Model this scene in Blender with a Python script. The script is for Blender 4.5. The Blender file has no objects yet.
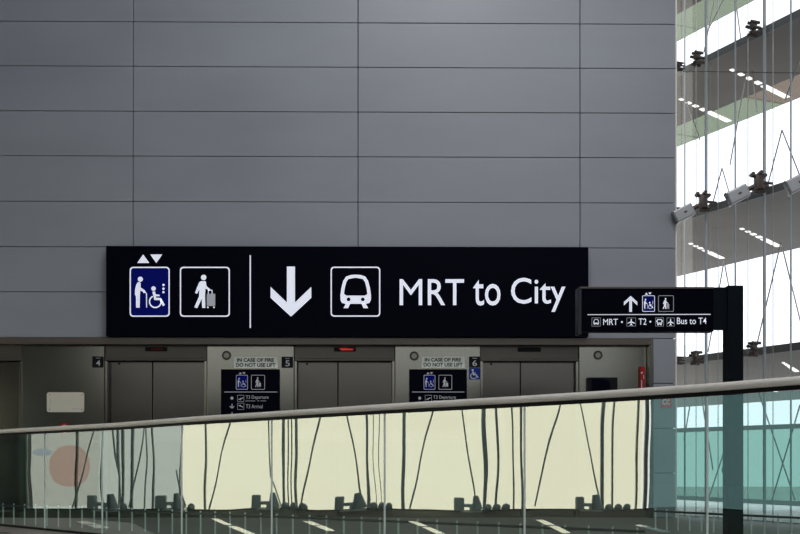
import bpy, bmesh, math, random
from mathutils import Vector, Matrix
random.seed(5)
S = bpy.context.scene
COL = S.collection

# ------------------------------------------------------------------ camera
F = 1100.0; HY = 458.0; TH = 0.0125; EYE = 0.8
cam = bpy.data.cameras.new('camera'); co = bpy.data.objects.new('camera', cam); COL.objects.link(co)
co.location = (0, 0, EYE); co.rotation_euler = (math.pi/2, 0, -TH)
cam.sensor_width = 36; cam.lens = 36*F/800; cam.shift_y = (HY-267)/800; cam.clip_end = 600
S.camera = co
S.view_settings.view_transform = 'Standard'; S.view_settings.look = 'None'
S.view_settings.gamma = 1; S.view_settings.exposure = 0.0

# ------------------------------------------------------------------ sky: bright haze, brighter towards the sun side (-X)
W = bpy.data.worlds.new('world'); S.world = W; W.use_nodes = True
nt = W.node_tree; nt.nodes.clear()
wo = nt.nodes.new('ShaderNodeOutputWorld'); bg = nt.nodes.new('ShaderNodeBackground')
tc = nt.nodes.new('ShaderNodeTexCoord'); sp = nt.nodes.new('ShaderNodeSeparateXYZ')
mr = nt.nodes.new('ShaderNodeMapRange'); mx = nt.nodes.new('ShaderNodeMix'); mx.data_type = 'RGBA'
mr.inputs['From Min'].default_value = 0.3; mr.inputs['From Max'].default_value = -0.5
mx.inputs[6].default_value = (1.62, 1.70, 1.88, 1); mx.inputs[7].default_value = (1.92, 1.90, 1.76, 1)
nt.links.new(tc.outputs['Generated'], sp.inputs[0]); nt.links.new(sp.outputs['X'], mr.inputs['Value'])
nt.links.new(mr.outputs[0], mx.inputs[0]); nt.links.new(mx.outputs[2], bg.inputs['Color'])
bg.inputs['Strength'].default_value = 1.0
nt.links.new(bg.outputs[0], wo.inputs[0])

# ------------------------------------------------------------------ unseen area lamps added overhead to light the wall, standing for skylights
def area(name, loc, rot, sx, sy, power, col=(1, 1, 1)):
    l = bpy.data.lights.new(name, 'AREA'); l.shape = 'RECTANGLE'; l.size = sx; l.size_y = sy
    l.energy = power; l.color = col
    o = bpy.data.objects.new(name, l); COL.objects.link(o); o.location = loc; o.rotation_euler = rot
    return o
area('skylight_light', (0.9, 8.6, 10.85), (math.radians(28), 0, 0), 3.5, 2.0, 390, (0.93, 0.96, 1.0))
area('skylight_light', (3.5, 2.5, 10.85), (math.radians(22), 0, 0), 4.5, 3.0, 400, (1.0, 0.98, 0.93))

# ================================================================== helpers
fw = Vector((math.sin(TH), math.cos(TH), 0)); rt = Vector((math.cos(TH), -math.sin(TH), 0))
CAM = Vector((0, 0, EYE))
def U(px, py, d):
    return CAM + fw*d + rt*((px-400)/F*d) + Vector((0, 0, (HY-py)/F*d))
def PY(px, py, Y):
    r = (px-400)/F
    return U(px, py, Y/(math.cos(TH)-r*math.sin(TH)))
YW = 14.67
B0 = U(0, HY, 13.0); B1 = U(800, HY, 5.95)
bd = (B1-B0); bd.z = 0; bd.normalize()
def mirror(p):
    q = Vector(p)-B0; z = p[2]; q.z = 0
    r = bd*(2*q.dot(bd))-q + B0
    return Vector((r.x, r.y, z))

def worldloc(o):
    v = Vector((0, 0, 0))
    while o: v += o.location; o = o.parent
    return v

class MB:
    def __init__(s): s.bm = bmesh.new()
    def poly(s, pts): 
        vs = [s.bm.verts.new(p) for p in pts]
        s.bm.faces.new(vs)
    def hexa(s, c):
        v = [s.bm.verts.new(p) for p in c]
        for f in ((0,1,2,3),(4,7,6,5),(0,4,5,1),(1,5,6,2),(2,6,7,3),(3,7,4,0)):
            s.bm.faces.new([v[i] for i in f])
    def box(s, x0, x1, y0, y1, z0, z1, bev=0):
        if bev:
            b = bmesh.new(); bmesh.ops.create_cube(b, size=1)
            for v in b.verts: v.co = Vector(((x0+x1)/2+v.co.x*(x1-x0), (y0+y1)/2+v.co.y*(y1-y0), (z0+z1)/2+v.co.z*(z1-z0)))
            bmesh.ops.bevel(b, geom=b.edges[:], offset=bev, segments=2, affect='EDGES', profile=.5)
            s.merge(b)
        else:
            s.hexa([(x0,y0,z0),(x1,y0,z0),(x1,y1,z0),(x0,y1,z0),(x0,y0,z1),(x1,y0,z1),(x1,y1,z1),(x0,y1,z1)])
    def merge(s, b, M=None):
        m = {}
        for v in b.verts: m[v] = s.bm.verts.new(M @ v.co if M else v.co)
        for f in b.faces: s.bm.faces.new([m[v] for v in f.verts])
        b.free()
    def obox(s, c, ax, ay, az, bev=0):       # oriented box: centre and half axes
        b = bmesh.new(); bmesh.ops.create_cube(b, size=2)
        L = (ax.length, ay.length, az.length)
        for v in b.verts: v.co = Vector((v.co.x*L[0], v.co.y*L[1], v.co.z*L[2]))
        if bev: bmesh.ops.bevel(b, geom=b.edges[:], offset=bev, segments=2, affect='EDGES', profile=.5)
        M = Matrix((ax.normalized(), ay.normalized(), az.normalized())).transposed().to_4x4(); M.translation = c
        s.merge(b, M)
    def cyl(s, p, q, r, n=12, r2=None, caps=True):
        p = Vector(p); q = Vector(q); d = (q-p).normalized()
        a = d.orthogonal().normalized(); b = d.cross(a); r2 = r if r2 is None else r2
        A = [s.bm.verts.new(p+(a*math.cos(t)+b*math.sin(t))*r) for t in [2*math.pi*i/n for i in range(n)]]
        B = [s.bm.verts.new(q+(a*math.cos(t)+b*math.sin(t))*r2) for t in [2*math.pi*i/n for i in range(n)]]
        for i in range(n): s.bm.faces.new((A[i], A[(i+1)%n], B[(i+1)%n], B[i]))
        if caps: s.bm.faces.new(A[::-1]); s.bm.faces.new(B)
    def tube(s, pts, rw, rh, n=16):          # swept ellipse, up = z
        rings = []
        for i, p in enumerate(pts):
            d = (pts[min(i+1, len(pts)-1)]-pts[max(i-1, 0)]).normalized()
            side = d.cross(Vector((0,0,1))).normalized(); up = side.cross(d)
            rings.append([s.bm.verts.new(p+side*rw*math.cos(t)+up*rh*math.sin(t)) for t in [2*math.pi*k/n for k in range(n)]])
        for a, b in zip(rings, rings[1:]):
            for k in range(n): s.bm.faces.new((a[k], a[(k+1)%n], b[(k+1)%n], b[k]))
        s.bm.faces.new(rings[0][::-1]); s.bm.faces.new(rings[-1])
    def prism(s, pts, off):                  # planar outline pushed along off
        a = [s.bm.verts.new(p) for p in pts]; b = [s.bm.verts.new(Vector(p)+off) for p in pts]
        s.bm.faces.new(a); s.bm.faces.new(b[::-1]); n = len(a)
        for i in range(n): s.bm.faces.new((a[i], b[i], b[(i+1)%n], a[(i+1)%n]))
    def ball(s, c, r, n=10):
        b = bmesh.new(); bmesh.ops.create_uvsphere(b, u_segments=n, v_segments=n//2+1, radius=r)
        s.merge(b, Matrix.Translation(c))
    def build(s, name, mat, parent=None, smooth=False, base=None):
        me = bpy.data.meshes.new(name)
        bmesh.ops.recalc_face_normals(s.bm, faces=s.bm.faces[:])
        if parent is not None: org = worldloc(parent); loc = Vector((0,0,0))
        elif base is not None: org = loc = Vector(base)
        else:
            cs = [v.co for v in s.bm.verts]
            lo = [min(c[i] for c in cs) for i in range(3)]; hi = [max(c[i] for c in cs) for i in range(3)]
            org = loc = Vector(((lo[0]+hi[0])/2, (lo[1]+hi[1])/2, lo[2]))
        for v in s.bm.verts: v.co -= org
        s.bm.to_mesh(me); s.bm.free(); me.materials.append(mat)
        if smooth:
            for p in me.polygons: p.use_smooth = True
            try: me.set_sharp_from_angle(angle=math.radians(40))
            except Exception: pass
        o = bpy.data.objects.new(name, me); COL.objects.link(o); o.location = loc
        if parent is not None: o.parent = parent
        return o

def empty(name, loc, label=None, cat=None, group=None, kind=None):
    o = bpy.data.objects.new(name, None); COL.objects.link(o); o.location = loc
    return tag(o, label, cat, group, kind)
def tag(o, label=None, cat=None, group=None, kind=None):
    if label: o['label'] = label
    if cat: o['category'] = cat
    if group: o['group'] = group
    if kind: o['kind'] = kind
    return o

# ================================================================== materials
MAT = {}
def pbr(name, col, rough=.5, metal=0, spec=.5, noise=0, nscale=(1,1,1), nrough=0, bump=0, emis=None, es=0, coat=0):
    m = bpy.data.materials.new(name); m.use_nodes = True; t = m.node_tree
    b = t.nodes['Principled BSDF']
    b.inputs['Base Color'].default_value = (*col, 1); b.inputs['Roughness'].default_value = rough
    b.inputs['Metallic'].default_value = metal; b.inputs['Specular IOR Level'].default_value = spec
    b.inputs['Coat Weight'].default_value = coat
    if emis: b.inputs['Emission Color'].default_value = (*emis, 1); b.inputs['Emission Strength'].default_value = es
    if noise or nrough or bump:
        c = t.nodes.new('ShaderNodeTexCoord'); mp = t.nodes.new('ShaderNodeMapping'); mp.inputs['Scale'].default_value = nscale
        n = t.nodes.new('ShaderNodeTexNoise'); n.inputs['Scale'].default_value = 1; n.inputs['Detail'].default_value = 5
        t.links.new(c.outputs['Object'], mp.inputs[0]); t.links.new(mp.outputs[0], n.inputs['Vector'])
        if noise:
            r = t.nodes.new('ShaderNodeMapRange'); r.inputs['To Min'].default_value = 1-noise; r.inputs['To Max'].default_value = 1+noise
            r.inputs['From Min'].default_value = .3; r.inputs['From Max'].default_value = .7
            v = t.nodes.new('ShaderNodeVectorMath'); v.operation = 'SCALE'; v.inputs[0].default_value = col
            t.links.new(n.outputs['Fac'], r.inputs['Value']); t.links.new(r.outputs[0], v.inputs['Scale']); t.links.new(v.outputs[0], b.inputs['Base Color'])
        if nrough:
            r = t.nodes.new('ShaderNodeMapRange'); r.inputs['To Min'].default_value = rough-nrough; r.inputs['To Max'].default_value = rough+nrough
            r.inputs['From Min'].default_value = .3; r.inputs['From Max'].default_value = .7
            t.links.new(n.outputs['Fac'], r.inputs['Value']); t.links.new(r.outputs[0], b.inputs['Roughness'])
        if bump:
            bp = t.nodes.new('ShaderNodeBump'); bp.inputs['Strength'].default_value = bump; bp.inputs['Distance'].default_value = .02
            t.links.new(n.outputs['Fac'], bp.inputs['Height']); t.links.new(bp.outputs[0], b.inputs['Normal'])
    MAT[name] = m; return m
def glass(name, tcol, refl, gcol=(1,1,1), wob=0, wscale=1.0, fres=0):
    m = bpy.data.materials.new(name); m.use_nodes = True; t = m.node_tree; t.nodes.clear()
    o = t.nodes.new('ShaderNodeOutputMaterial'); mix = t.nodes.new('ShaderNodeMixShader')
    tr = t.nodes.new('ShaderNodeBsdfTransparent'); tr.inputs[0].default_value = (*tcol, 1)
    g = t.nodes.new('ShaderNodeBsdfGlossy'); g.inputs['Roughness'].default_value = 0; g.inputs['Color'].default_value = (*gcol, 1)
    mix.inputs[0].default_value = refl
    if wob:
        c = t.nodes.new('ShaderNodeTexCoord'); n = t.nodes.new('ShaderNodeTexNoise'); n.inputs['Scale'].default_value = wscale
        n.inputs['Detail'].default_value = 1
        bp = t.nodes.new('ShaderNodeBump'); bp.inputs['Strength'].default_value = 1; bp.inputs['Distance'].default_value = wob
        t.links.new(c.outputs['Object'], n.inputs['Vector']); t.links.new(n.outputs['Fac'], bp.inputs['Height']); t.links.new(bp.outputs[0], g.inputs['Normal'])
    t.links.new(tr.outputs[0], mix.inputs[1]); t.links.new(g.outputs[0], mix.inputs[2]); t.links.new(mix.outputs[0], o.inputs[0])
    MAT[name] = m; return m
pbr('panel', (.31,.325,.365), .42, .0, .5, noise=.06, nscale=(.5,1,1.4), nrough=.06)
pbr('joint', (.03,.03,.035), .8)
pbr('steel', (.165,.152,.122), .16, .85, noise=.10, nscale=(.5,1,2.2))
pbr('steel_dark', (.11,.095,.08), .38, .7, noise=.10, nscale=(.5,1,3))
pbr('steel_door', (.085,.075,.062), .2, .85, noise=.15, nscale=(.7,1,1.5))
pbr('bronze', (.12,.10,.085), .38, .6)
pbr('black', (.008,.008,.01), .5, 0, .12)
pbr('navy', (.0008,.001,.006), .45, 0, .04)
pbr('navy_edge', (.02,.022,.03), .4, .3)
pbr('signwhite', (.8,.8,.84), .5, emis=(.78,.82,1.0), es=.50)
pbr('signgrey', (.3,.3,.33), .5, emis=(.5,.53,.6), es=.3)
pbr('signblue', (.001,.002,.06), .4, 0, .06, emis=(.0,.01,.40), es=.13)
pbr('white', (.72,.73,.75), .5)
pbr('dimwhite', (.62,.63,.66), .5)
pbr('blue', (.008,.025,.22), .5, 0, .15)
pbr('notice', (.85,.88,.82), .5)
pbr('ringface', (.36,.33,.27), .4, .3)
pbr('ringbezel', (.05,.045,.04), .4, .3)
pbr('cream', (.74,.69,.58), .5)
pbr('ink', (.02,.02,.02), .6)
pbr('red', (.36,.012,.015), .5, 0, .2)
pbr('signred', (.75,.05,.035), .5, 0, .2)
pbr('redled', (.3,.01,.01), .5, emis=(1,.05,.04), es=.38)
pbr('rail', (.95,.89,.84), .35, .0, noise=.04, nscale=(3,3,3))
pbr('chrome', (.55,.55,.55), .2, 1)
pbr('floor', (.30,.27,.245), .5, 0, .4, noise=.06, nscale=(2,2,2))
pbr('floor_dark', (.035,.045,.036), .8, 0, .08)
pbr('inlay', (.9,.9,.88), .22, 1)
pbr('paleinlay', (.75,.75,.72), .5)
pbr('darkwall', (.045,.045,.048), .7)
pbr('ceiling', (.10,.10,.10), .8)
pbr('mullion', (.28,.36,.35), .45, .2)
pbr('fin', (.42,.46,.48), .45, .2)
pbr('rod', (.30,.29,.28), .35, .6)
pbr('lroddark', (.36,.45,.41), .5)
pbr('deck', (.185,.165,.15), .55, noise=.08, nscale=(1,1,1))
pbr('deckedge', (.12,.125,.125), .4)
pbr('ground', (.42,.43,.43), .8, noise=.1, nscale=(.1,.1,.1))
pbr('fitting', (.09,.07,.06), .4, .4)
pbr('lampbody', (.42,.42,.44), .4, .4)
pbr('lamplens', (.10,.10,.11), .15, .2)
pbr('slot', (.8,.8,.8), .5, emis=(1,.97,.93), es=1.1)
pbr('board', (.66,.63,.62), .5)
pbr('boardred', (.62,.25,.24), .5)
pbr('boardblue', (.35,.45,.66), .5)
pbr('postblack', (.005,.008,.012), .45, 0, .08)
pbr('guard', (.85,.9,.87), .4, .0)
pbr('guarddark', (.03,.04,.04), .5)
glass('balustrade_glass', (.74,.93,.88), .385, (.97,1.0,.97), wob=.0035, wscale=1.1)
glass('glass_edge', (.75,.95,.9), .5)
glass('clear', (.95,.96,.96), .05)
glass('teal', (.27,.42,.355), .05)
glass('blue_clear', (.88,.95,1.0), .05)
glass('pale_blind', (1.0,.985,.80), .04)
glass('grey_blind', (.50,.555,.53), .04)
glass('film', (.93,.91,.90), .03)
glass('film_red', (.96,.80,.78), .0)
glass('film_blue', (.84,.88,.98), .0)
glass('film_white', (.5,.62,.66), .0)
glass('dim_teal', (.07,.13,.145), .05)
glass('greenhaze', (.42,.455,.37), .04)
glass('pinkhaze', (.40,.35,.30), .04)

# ================================================================== structure
# floor with a border by the left glazing, coloured darker to offset the light

b = MB(); b.box(-13, 12, -10, 17, 11, 11.2)
tag(b.build('ceiling', MAT['ceiling']), kind='structure')
b = MB()
WX0, WX1, WZ0, WZ1 = -11.0, 9.0, 3.3, 8.0
b.box(-13, 12, -10.2, -10, 0, WZ0); b.box(-13, 12, -10.2, -10, WZ1, 11); b.box(-13, WX0, -10.2, -10, WZ0, WZ1); b.box(WX1, 12, -10.2, -10, WZ0, WZ1)
tag(b.build('wall_front', MAT['darkwall']), kind='structure')
fill_w = empty('window_3', (2, -10, WZ0), kind='structure')  # unseen window band added behind the camera to light the lift wall
b = MB(); b.poly([(WX0, -10.1, WZ0), (WX1, -10.1, WZ0), (WX1, -10.1, WZ1), (WX0, -10.1, WZ1)]); b.build('window_glass', MAT['blue_clear'], fill_w)
for k in range(11):
    x = WX0+k*2; b = MB(); b.box(x-.04, x+.04, -10.15, -10.02, WZ0, WZ1); b.build('mullion', MAT['mullion'], fill_w)

# ---- the panelled wall
XL = -9.05                                   # left corner
XR = PY(675.5, 300, YW).x                    # right end beside the glazing
jx = [PY(133, 200, YW).x, PY(358, 200, YW).x, PY(580, 200, YW).x]
zj0 = PY(300, 338, YW).z                     # underside of the wall above the lifts
pw = jx[1]-jx[0]
jz = [PY(300, y, YW).z for y in (338, 292.3, 247.3, 202, 156.6, 111.8, 67, 22.5)]
dz = (jz[-1]-jz[0])/7
while jz[-1] < 11: jz.append(jz[-1]+dz)
jz[-1] = 11
xs = [XL, jx[0]-pw, jx[0], jx[1], jx[2], XR]
G = .0045
b = MB()
for i in range(len(xs)-1):
    for k in range(len(jz)-1):
        b.box(xs[i]+G, xs[i+1]-(0 if i == len(xs)-2 else G), YW, YW+.04, jz[k]+G*.8, jz[k+1]-G*.8, .006)
# panel column right of the lifts, down to the floor
XC = PY(653, 360, YW).x
zz = jz[0]
while zz > .05:
    z0 = max(0.0, zz-dz)
    b.box(XC+G, XR, YW, YW+.04, z0+G, zz-G, .006); zz = z0
wp = b.build('wall_back', MAT['panel']); tag(wp, kind='structure')
b = MB(); b.box(XL, XR-.02, YW+.042, YW+.30, jz[0], 11); b.box(XC+.01, XR-.02, YW+.042, YW+.30, 0, jz[0])
tag(b.build('wall_back_core', MAT['joint']), kind='structure')
# small bright corner trim at the wall's end
b = MB(); b.cyl((XR+.012, YW+.02, 0), (XR+.012, YW+.02, 11), .012, 8)
tag(b.build('trim_5', MAT['rail']), kind='structure')

# ---- lift alcove
YP = YW+.10; YD = YW+.26
def lx(px): return PY(px, 350, YP).x
zH = PY(300, 344, YP).z
b = MB(); b.box(XL, XC-.03, YW-.05, YW+.10, PY(300, 344.5, YW-.05).z, jz[0]+.0, .004)
tag(b.build('trim_1', MAT['bronze']), kind='structure')
XE = PY(649, 350, YW-.03).x
b = MB(); b.box(XE, XC, YW-.03, YW+.3, 0, jz[0], .004); tag(b.build('trim_2', MAT['steel']), kind='structure')
b = MB(); b.box(XL, XC, YW+.55, YW+.7, 0, jz[0]); tag(b.build('wall_alcove', MAT['black']), kind='structure')
b = MB(); b.box(XL, XC, YP-.0, YW+.55, jz[0]-.02, jz[0]); tag(b.build('trim_3', MAT['steel_dark']), kind='structure')
pillars = [(-128, 'a', -1), (22, 104), (207, 294), (395, 480), (579, 648.5)]
n = 0
for p0, p1 in ((-190, -82), (22, 104.5), (207, 294), (395, 480), (579, 649)):
    n += 1
    b = MB(); b.box(lx(p0), min(lx(p1), XE-.002), YP, YP+.16, 0, jz[0]-.022, .006)
    tag(b.build('wall_pillar', MAT['steel']), kind='structure')
b = MB(); b.box(XL, lx(-190), YP, YP+.16, 0, jz[0]-.022, .006); tag(b.build('wall_pillar', MAT['steel']), kind='structure')

def lift(x0, x1, split, disp, label, lit):
    X0, X1 = lx(x0)+.004, lx(x1)-.004
    t = empty('lift_entrance', ((X0+X1)/2, YD, 0), label, 'lift', 'lift entrances along the wall')
    zt = PY(300, 358.5, YP).z; zd = PY(300, 361.5, YD).z
    b = MB(); b.box(X0, X1, YP+.02, YP+.16, zt, jz[0]-.024, .004)
    b.box(X0, X1, YP+.0, YP+.16, zt-.03, zt-.002, .003)
    h = b.build('header', MAT['steel_dark'], t)
    jw = .035
    for a, c in ((X0, X0+jw), (X1-jw, X1)):
        b = MB(); b.box(a, c, YP+.01, YP+.16, 0, zt-.032, .004); b.build('door_jamb', MAT['steel'], t)
    xm = lx(split)
    for a, c in ((X0+jw+.002, xm-.006), (xm+.006, X1-jw-.002)):
        b = MB(); b.box(a, c, YD-.02, YD+.02, .012, zt-.035, .004)
        b.build('door_panel', MAT['steel_door'], t)
    b = MB(); b.cyl((X0+.16, YD-.03, zt-.06), (X0+.16, YD-.018, zt-.06), .014, 10); b.build('door_sensor', MAT['black'], t)
    b = MB(); b.box(X0+jw, X1-jw, YP+.02, YD+.04, .0, .010); b.build('sill', MAT['steel'], t)
    d0, d1 = PY(disp[0], 350, YP).x, PY(disp[1], 350, YP).x
    zc = PY(300, 349.2, YP).z
    b = MB(); b.box(d0, d1, YP+.005, YP+.022, zc-.028, zc+.028, .003); d = b.build('display', MAT['black'], t)
    if lit == 1:
        b = MB()
        for k in range(5):
            q = d0+(d1-d0)*(.28+.11*k); b.box(q, q+.022, YP+.001, YP+.006, zc-.008, zc+.006)
        o = b.build('indicator', MAT['red'], d)
    if lit == 2:
        b = MB(); m_ = (d0+d1)/2
        b.prism([(m_-.08, YP+.001, zc+.012), (m_-.05, YP+.001, zc-.014), (m_+.10, YP+.001, zc-.012), (m_+.12, YP+.001, zc+.006), (m_, YP+.001, zc+.016)], Vector((0,.005,0)))
        b.build('indicator', MAT['redled'], d)
    return t
lift(-82, 22, -30, (-45, -20), 'stainless lift entrance at the left edge of the picture, only its right door leaf showing', 0)
lift(104.5, 207, 150.5, (145, 167), 'stainless lift entrance to the right of number plate 4', 1)
lift(294, 395, 337.5, (334, 356), 'stainless lift entrance with a glowing red indicator, right of number plate 5', 2)
lift(480, 579, 521.5, (518, 541), 'stainless lift entrance with a dark unlit indicator, right of number plate 6', 0)

# ================================================================== writing and pictograms
class Face:
    """drawing plane: maps photo pixels to a vertical plane Y = const; art is thin relief"""
    def __init__(s, Y): s.Y = Y
    def __call__(s, x, y, d=0): p = PY(x, y, s.Y); return Vector((p.x, s.Y-d, p.z))
def circ(cx, cy, r, n=20, ry=None): 
    ry = ry or r
    return [(cx+r*math.cos(2*math.pi*i/n), cy+ry*math.sin(2*math.pi*i/n)) for i in range(n)]
def rrect(x0, y0, x1, y1, r, n=5):
    out = []
    for cx, cy, a in ((x1-r, y0+r, -90), (x1-r, y1-r, 0), (x0+r, y1-r, 90), (x0+r, y0+r, 180)):
        for i in range(n+1):
            t = math.radians(a+90*i/n); out.append((cx+r*math.cos(t), cy+r*math.sin(t)))
    return out
def stroke(pts, w):
    """thick open polyline as one outline"""
    L, R = [], []
    n = len(pts)
    for i in range(n):
        a = Vector(pts[max(i-1, 0)]); c = Vector(pts[min(i+1, n-1)]); d = (c-a).normalized()
        k = 1.0
        if 0 < i < n-1:
            d1 = (Vector(pts[i])-a).normalized(); k = 1/max(.5, d1.dot(d))
        nn = Vector((-d.y, d.x))*w/2*k; p = Vector(pts[i])
        L.append(tuple(p+nn)); R.append(tuple(p-nn))
    return L+R[::-1]
class Art:
    def __init__(s, face, T=None): s.f = face; s.T = T or (lambda x, y: (x, y)); s.b = MB()
    def at(s, x, y): q = s.T(x, y); return s.f(q[0], q[1], 0)
    def shape(s, pts, d=.0015, th=.002):
        q = [s.at(*p)-Vector((0, d, 0)) for p in pts]
        s.b.prism(q, Vector((0, -th, 0)))
    def ring(s, outer, inner, d=.0015, th=.002):
        A = [s.b.bm.verts.new(s.at(*p)-Vector((0, d+th, 0))) for p in outer]
        B = [s.b.bm.verts.new(s.at(*p)-Vector((0, d+th, 0))) for p in inner]
        n = len(A)
        for i in range(n): s.b.bm.faces.new((A[i], A[(i+1)%n], B[(i+1)%n], B[i]))
    def text(s, body, x0, y0, x1, y1, bold=0.0, d=.0015, th=.002):
        cu = bpy.data.curves.new('t', 'FONT'); cu.body = body; cu.size = 1; cu.offset = bold
        cu.resolution_u = 4
        o = bpy.data.objects.new('t', cu); COL.objects.link(o)
        dg = bpy.context.evaluated_depsgraph_get(); dg.update()
        me = bpy.data.meshes.new_from_object(o.evaluated_get(dg))
        xs_ = [v.co.x for v in me.vertices]; ys_ = [v.co.y for v in me.vertices]
        a0, a1, c0, c1 = min(xs_), max(xs_), min(ys_), max(ys_)
        vs = []
        for v in me.vertices:
            p = s.at(x0+(v.co.x-a0)/(a1-a0)*(x1-x0), y1+(v.co.y-c0)/(c1-c0)*(y0-y1))
            vs.append(s.b.bm.verts.new(p-Vector((0, d+th, 0))))
        for p in me.polygons:
            try: s.b.bm.faces.new([vs[i] for i in p.vertices])
            except ValueError: pass
        bpy.data.objects.remove(o); bpy.data.curves.remove(cu); bpy.data.meshes.remove(me)
    def build(s, name, mat, parent): return s.b.build(name, mat, parent)

def box_icon(face, parent, x0, y0, x1, y1, w, bgmat=None, name='icon_frame', mat='signwhite'):
    r = (y1-y0)*.07
    if bgmat:
        a = Art(face); a.shape(rrect(x0+w*.4, y0+w*.4, x1-w*.4, y1-w*.4, r), 0.0002, .001); a.build('icon_ground', MAT[bgmat], parent)
    a = Art(face); a.ring(rrect(x0, y0, x1, y1, r), rrect(x0+w, y0+w, x1-w, y1-w, max(r-w*.6, .1)))
    a.build(name, MAT[mat], parent)
# pictogram outlines are written in the frame of one big 800x533 drawing, fitted into the target box
def fit(sx0, sy0, sx1, sy1, tx0, ty0, tx1, ty1):
    return lambda x, y: (tx0+(x-sx0)/(sx1-sx0)*(tx1-tx0), ty0+(y-sy0)/(sy1-sy0)*(ty1-ty0))
def pic_elder(face, parent, x0, y0, x1, y1, mat='signwhite'):
    T = fit(65, 112, 332, 445, x0, y0, x1, y1)
    a = Art(face, T)
    a.shape(circ(136, 195, 17))
    a.shape([(118,216),(132,214),(138,222),(138,250),(163,266),(170,276),(163,284),(136,270),(133,300),(131,384),(108,384),(107,310),(100,296),(101,262),(108,234)])
    a.shape(stroke([(157,288),(161,282),(170,281),(177,292),(178,384)], 5.5))
    a.shape(circ(224, 257, 15))
    a.shape([(216,278),(234,276),(238,296),(264,298),(264,308),(240,308),(241,318),(274,320),(300,366),(286,375),(266,334),(230,334)])
    th = [math.radians(t) for t in range(-115, -385, -14)]
    a.shape(stroke([(236+39*math.cos(t), 344+39*math.sin(t)) for t in th], 9))
    for y in (233, 258, 281): a.shape(circ(290, y, 8, 12))
    a.build('pictogram', MAT[mat], parent)
def pic_traveller(face, parent, x0, y0, x1, y1, mat='signwhite'):
    T = fit(399, 112, 733, 445, x0, y0, x1, y1)
    a = Art(face, T)
    a.shape(circ(558, 183, 18))
    a.shape([(540,208),(566,206),(573,216),(577,240),(602,262),(597,272),(570,256),(567,300),(569,386),(548,386),(545,325),(515,388),(495,382),(527,310),(529,262),(514,292),(500,286),(518,240),(528,216)])
    a.shape(stroke([(589,292),(589,268),(614,268),(614,292)], 5))
    for x in (586, 627): a.shape(circ(x, 382, 6, 10))
    a.build('pictogram', MAT[mat], parent)
    a = Art(face, T); a.shape(rrect(579, 292, 635, 373, 5)); c = a.build('suitcase_pictogram', MAT['signgrey'], parent)
def tris(face, parent, T, mat='signwhite'):
    a = Art(face, T); a.shape([(115,87),(196,87),(155,30)]); a.shape([(202,30),(282,30),(242,87)]); a.build('triangles', MAT[mat], parent)
def arrow_pts(x0, y0, x1, y1, up=False):
    P = [(286.9,266.6),(295,266.6),(295,302.5),(311.3,286.9),(311.3,297.8),(291,316.6),(270.6,297.8),(270.6,286.9),(286.9,302.5)]
    out = []
    for x, y in P:
        u = (x-270.6)/(311.3-270.6); v = (y-266.6)/50.0
        if up: v = 1-v
        out.append((x0+u*(x1-x0), y0+v*(y1-y0)))
    return out
def pic_train(face, parent, x0, y0, x1, y1, mat='signwhite', bg='navy'):
    T = fit(330.6, 266.7, 380.3, 316.7, x0, y0, x1, y1)
    a = Art(face, T)
    out = [(346,276.6),(351,275),(355.7,274.7),(360.4,275),(365.4,276.6),(368.2,281),(370,288),(371,295),(370.9,300),(369.4,303),(366,303.8),(345.4,303.8),(342,303),(340.5,300),(340.4,295),(341.4,288),(343.2,281)]
    a.shape(out)
    a.shape([(346,303.5),(350.3,303.5),(348,308.2),(343.4,308.2)]); a.shape([(361.3,303.5),(365.6,303.5),(368.2,308.2),(363.6,308.2)])
    a.build('pictogram', MAT[mat], parent)
    a = Art(face, T)
    a.shape([(348.6,279),(355.7,277.8),(362.8,279),(365,282),(366.6,288),(367.4,294),(365,295.6),(346.4,295.6),(344,294),(344.8,288),(346.4,282)], .0045, .0008)
    for x in (348.6, 362.8): a.shape(circ(x, 299.4, 1.9, 12), .0045, .0008)
    a.build('pictogram_cutout', MAT[bg], parent)
def pic_bus(face, parent, x0, y0, x1, y1, mat='signwhite', bg='navy'):
    T = fit(0, 0, 100, 100, x0, y0, x1, y1)
    a = Art(face, T); a.shape(rrect(20, 16, 80, 78, 9)); a.shape([(26,76),(40,76),(40,88),(26,88)]); a.shape([(60,76),(74,76),(74,88),(60,88)])
    a.shape([(10,30),(17,30),(17,50),(10,50)]); a.shape([(83,30),(90,30),(90,50),(83,50)])
    a.build('pictogram', MAT[mat], parent)
    a = Art(face, T); a.shape(rrect(28, 27, 72, 56, 3), .0045, .0008)
    for x in (33, 67): a.shape(circ(x, 66, 5, 10), .0045, .0008)
    a.build('pictogram_cutout', MAT[bg], parent)
def pic_plane(face, parent, x0, y0, x1, y1, mat='signwhite'):
    T = fit(0, 0, 100, 100, x0, y0, x1, y1)
    a = Art(face, T)
    a.shape([(50,10),(56,22),(56,40),(90,62),(90,70),(56,58),(55,76),(67,86),(67,91),(50,87),(33,91),(33,86),(45,76),(44,58),(10,70),(10,62),(44,40),(44,22)])
    a.build('pictogram', MAT[mat], parent)
def pic_plane_tilt(face, parent, x0, y0, x1, y1, up, mat='dimwhite'):
    T = fit(0, 0, 100, 100, x0, y0, x1, y1); s = 1 if up else -1
    a = Art(face, T)
    a.shape([(12, 50+s*12), (30, 50+s*6), (80, 50-s*14), (90, 50-s*12), (84, 50-s*4), (60, 50+s*6), (44, 50+s*26), (36, 50+s*28), (44, 50+s*12), (22, 50+s*20)])
    a.build('pictogram', MAT[mat], parent)

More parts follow.
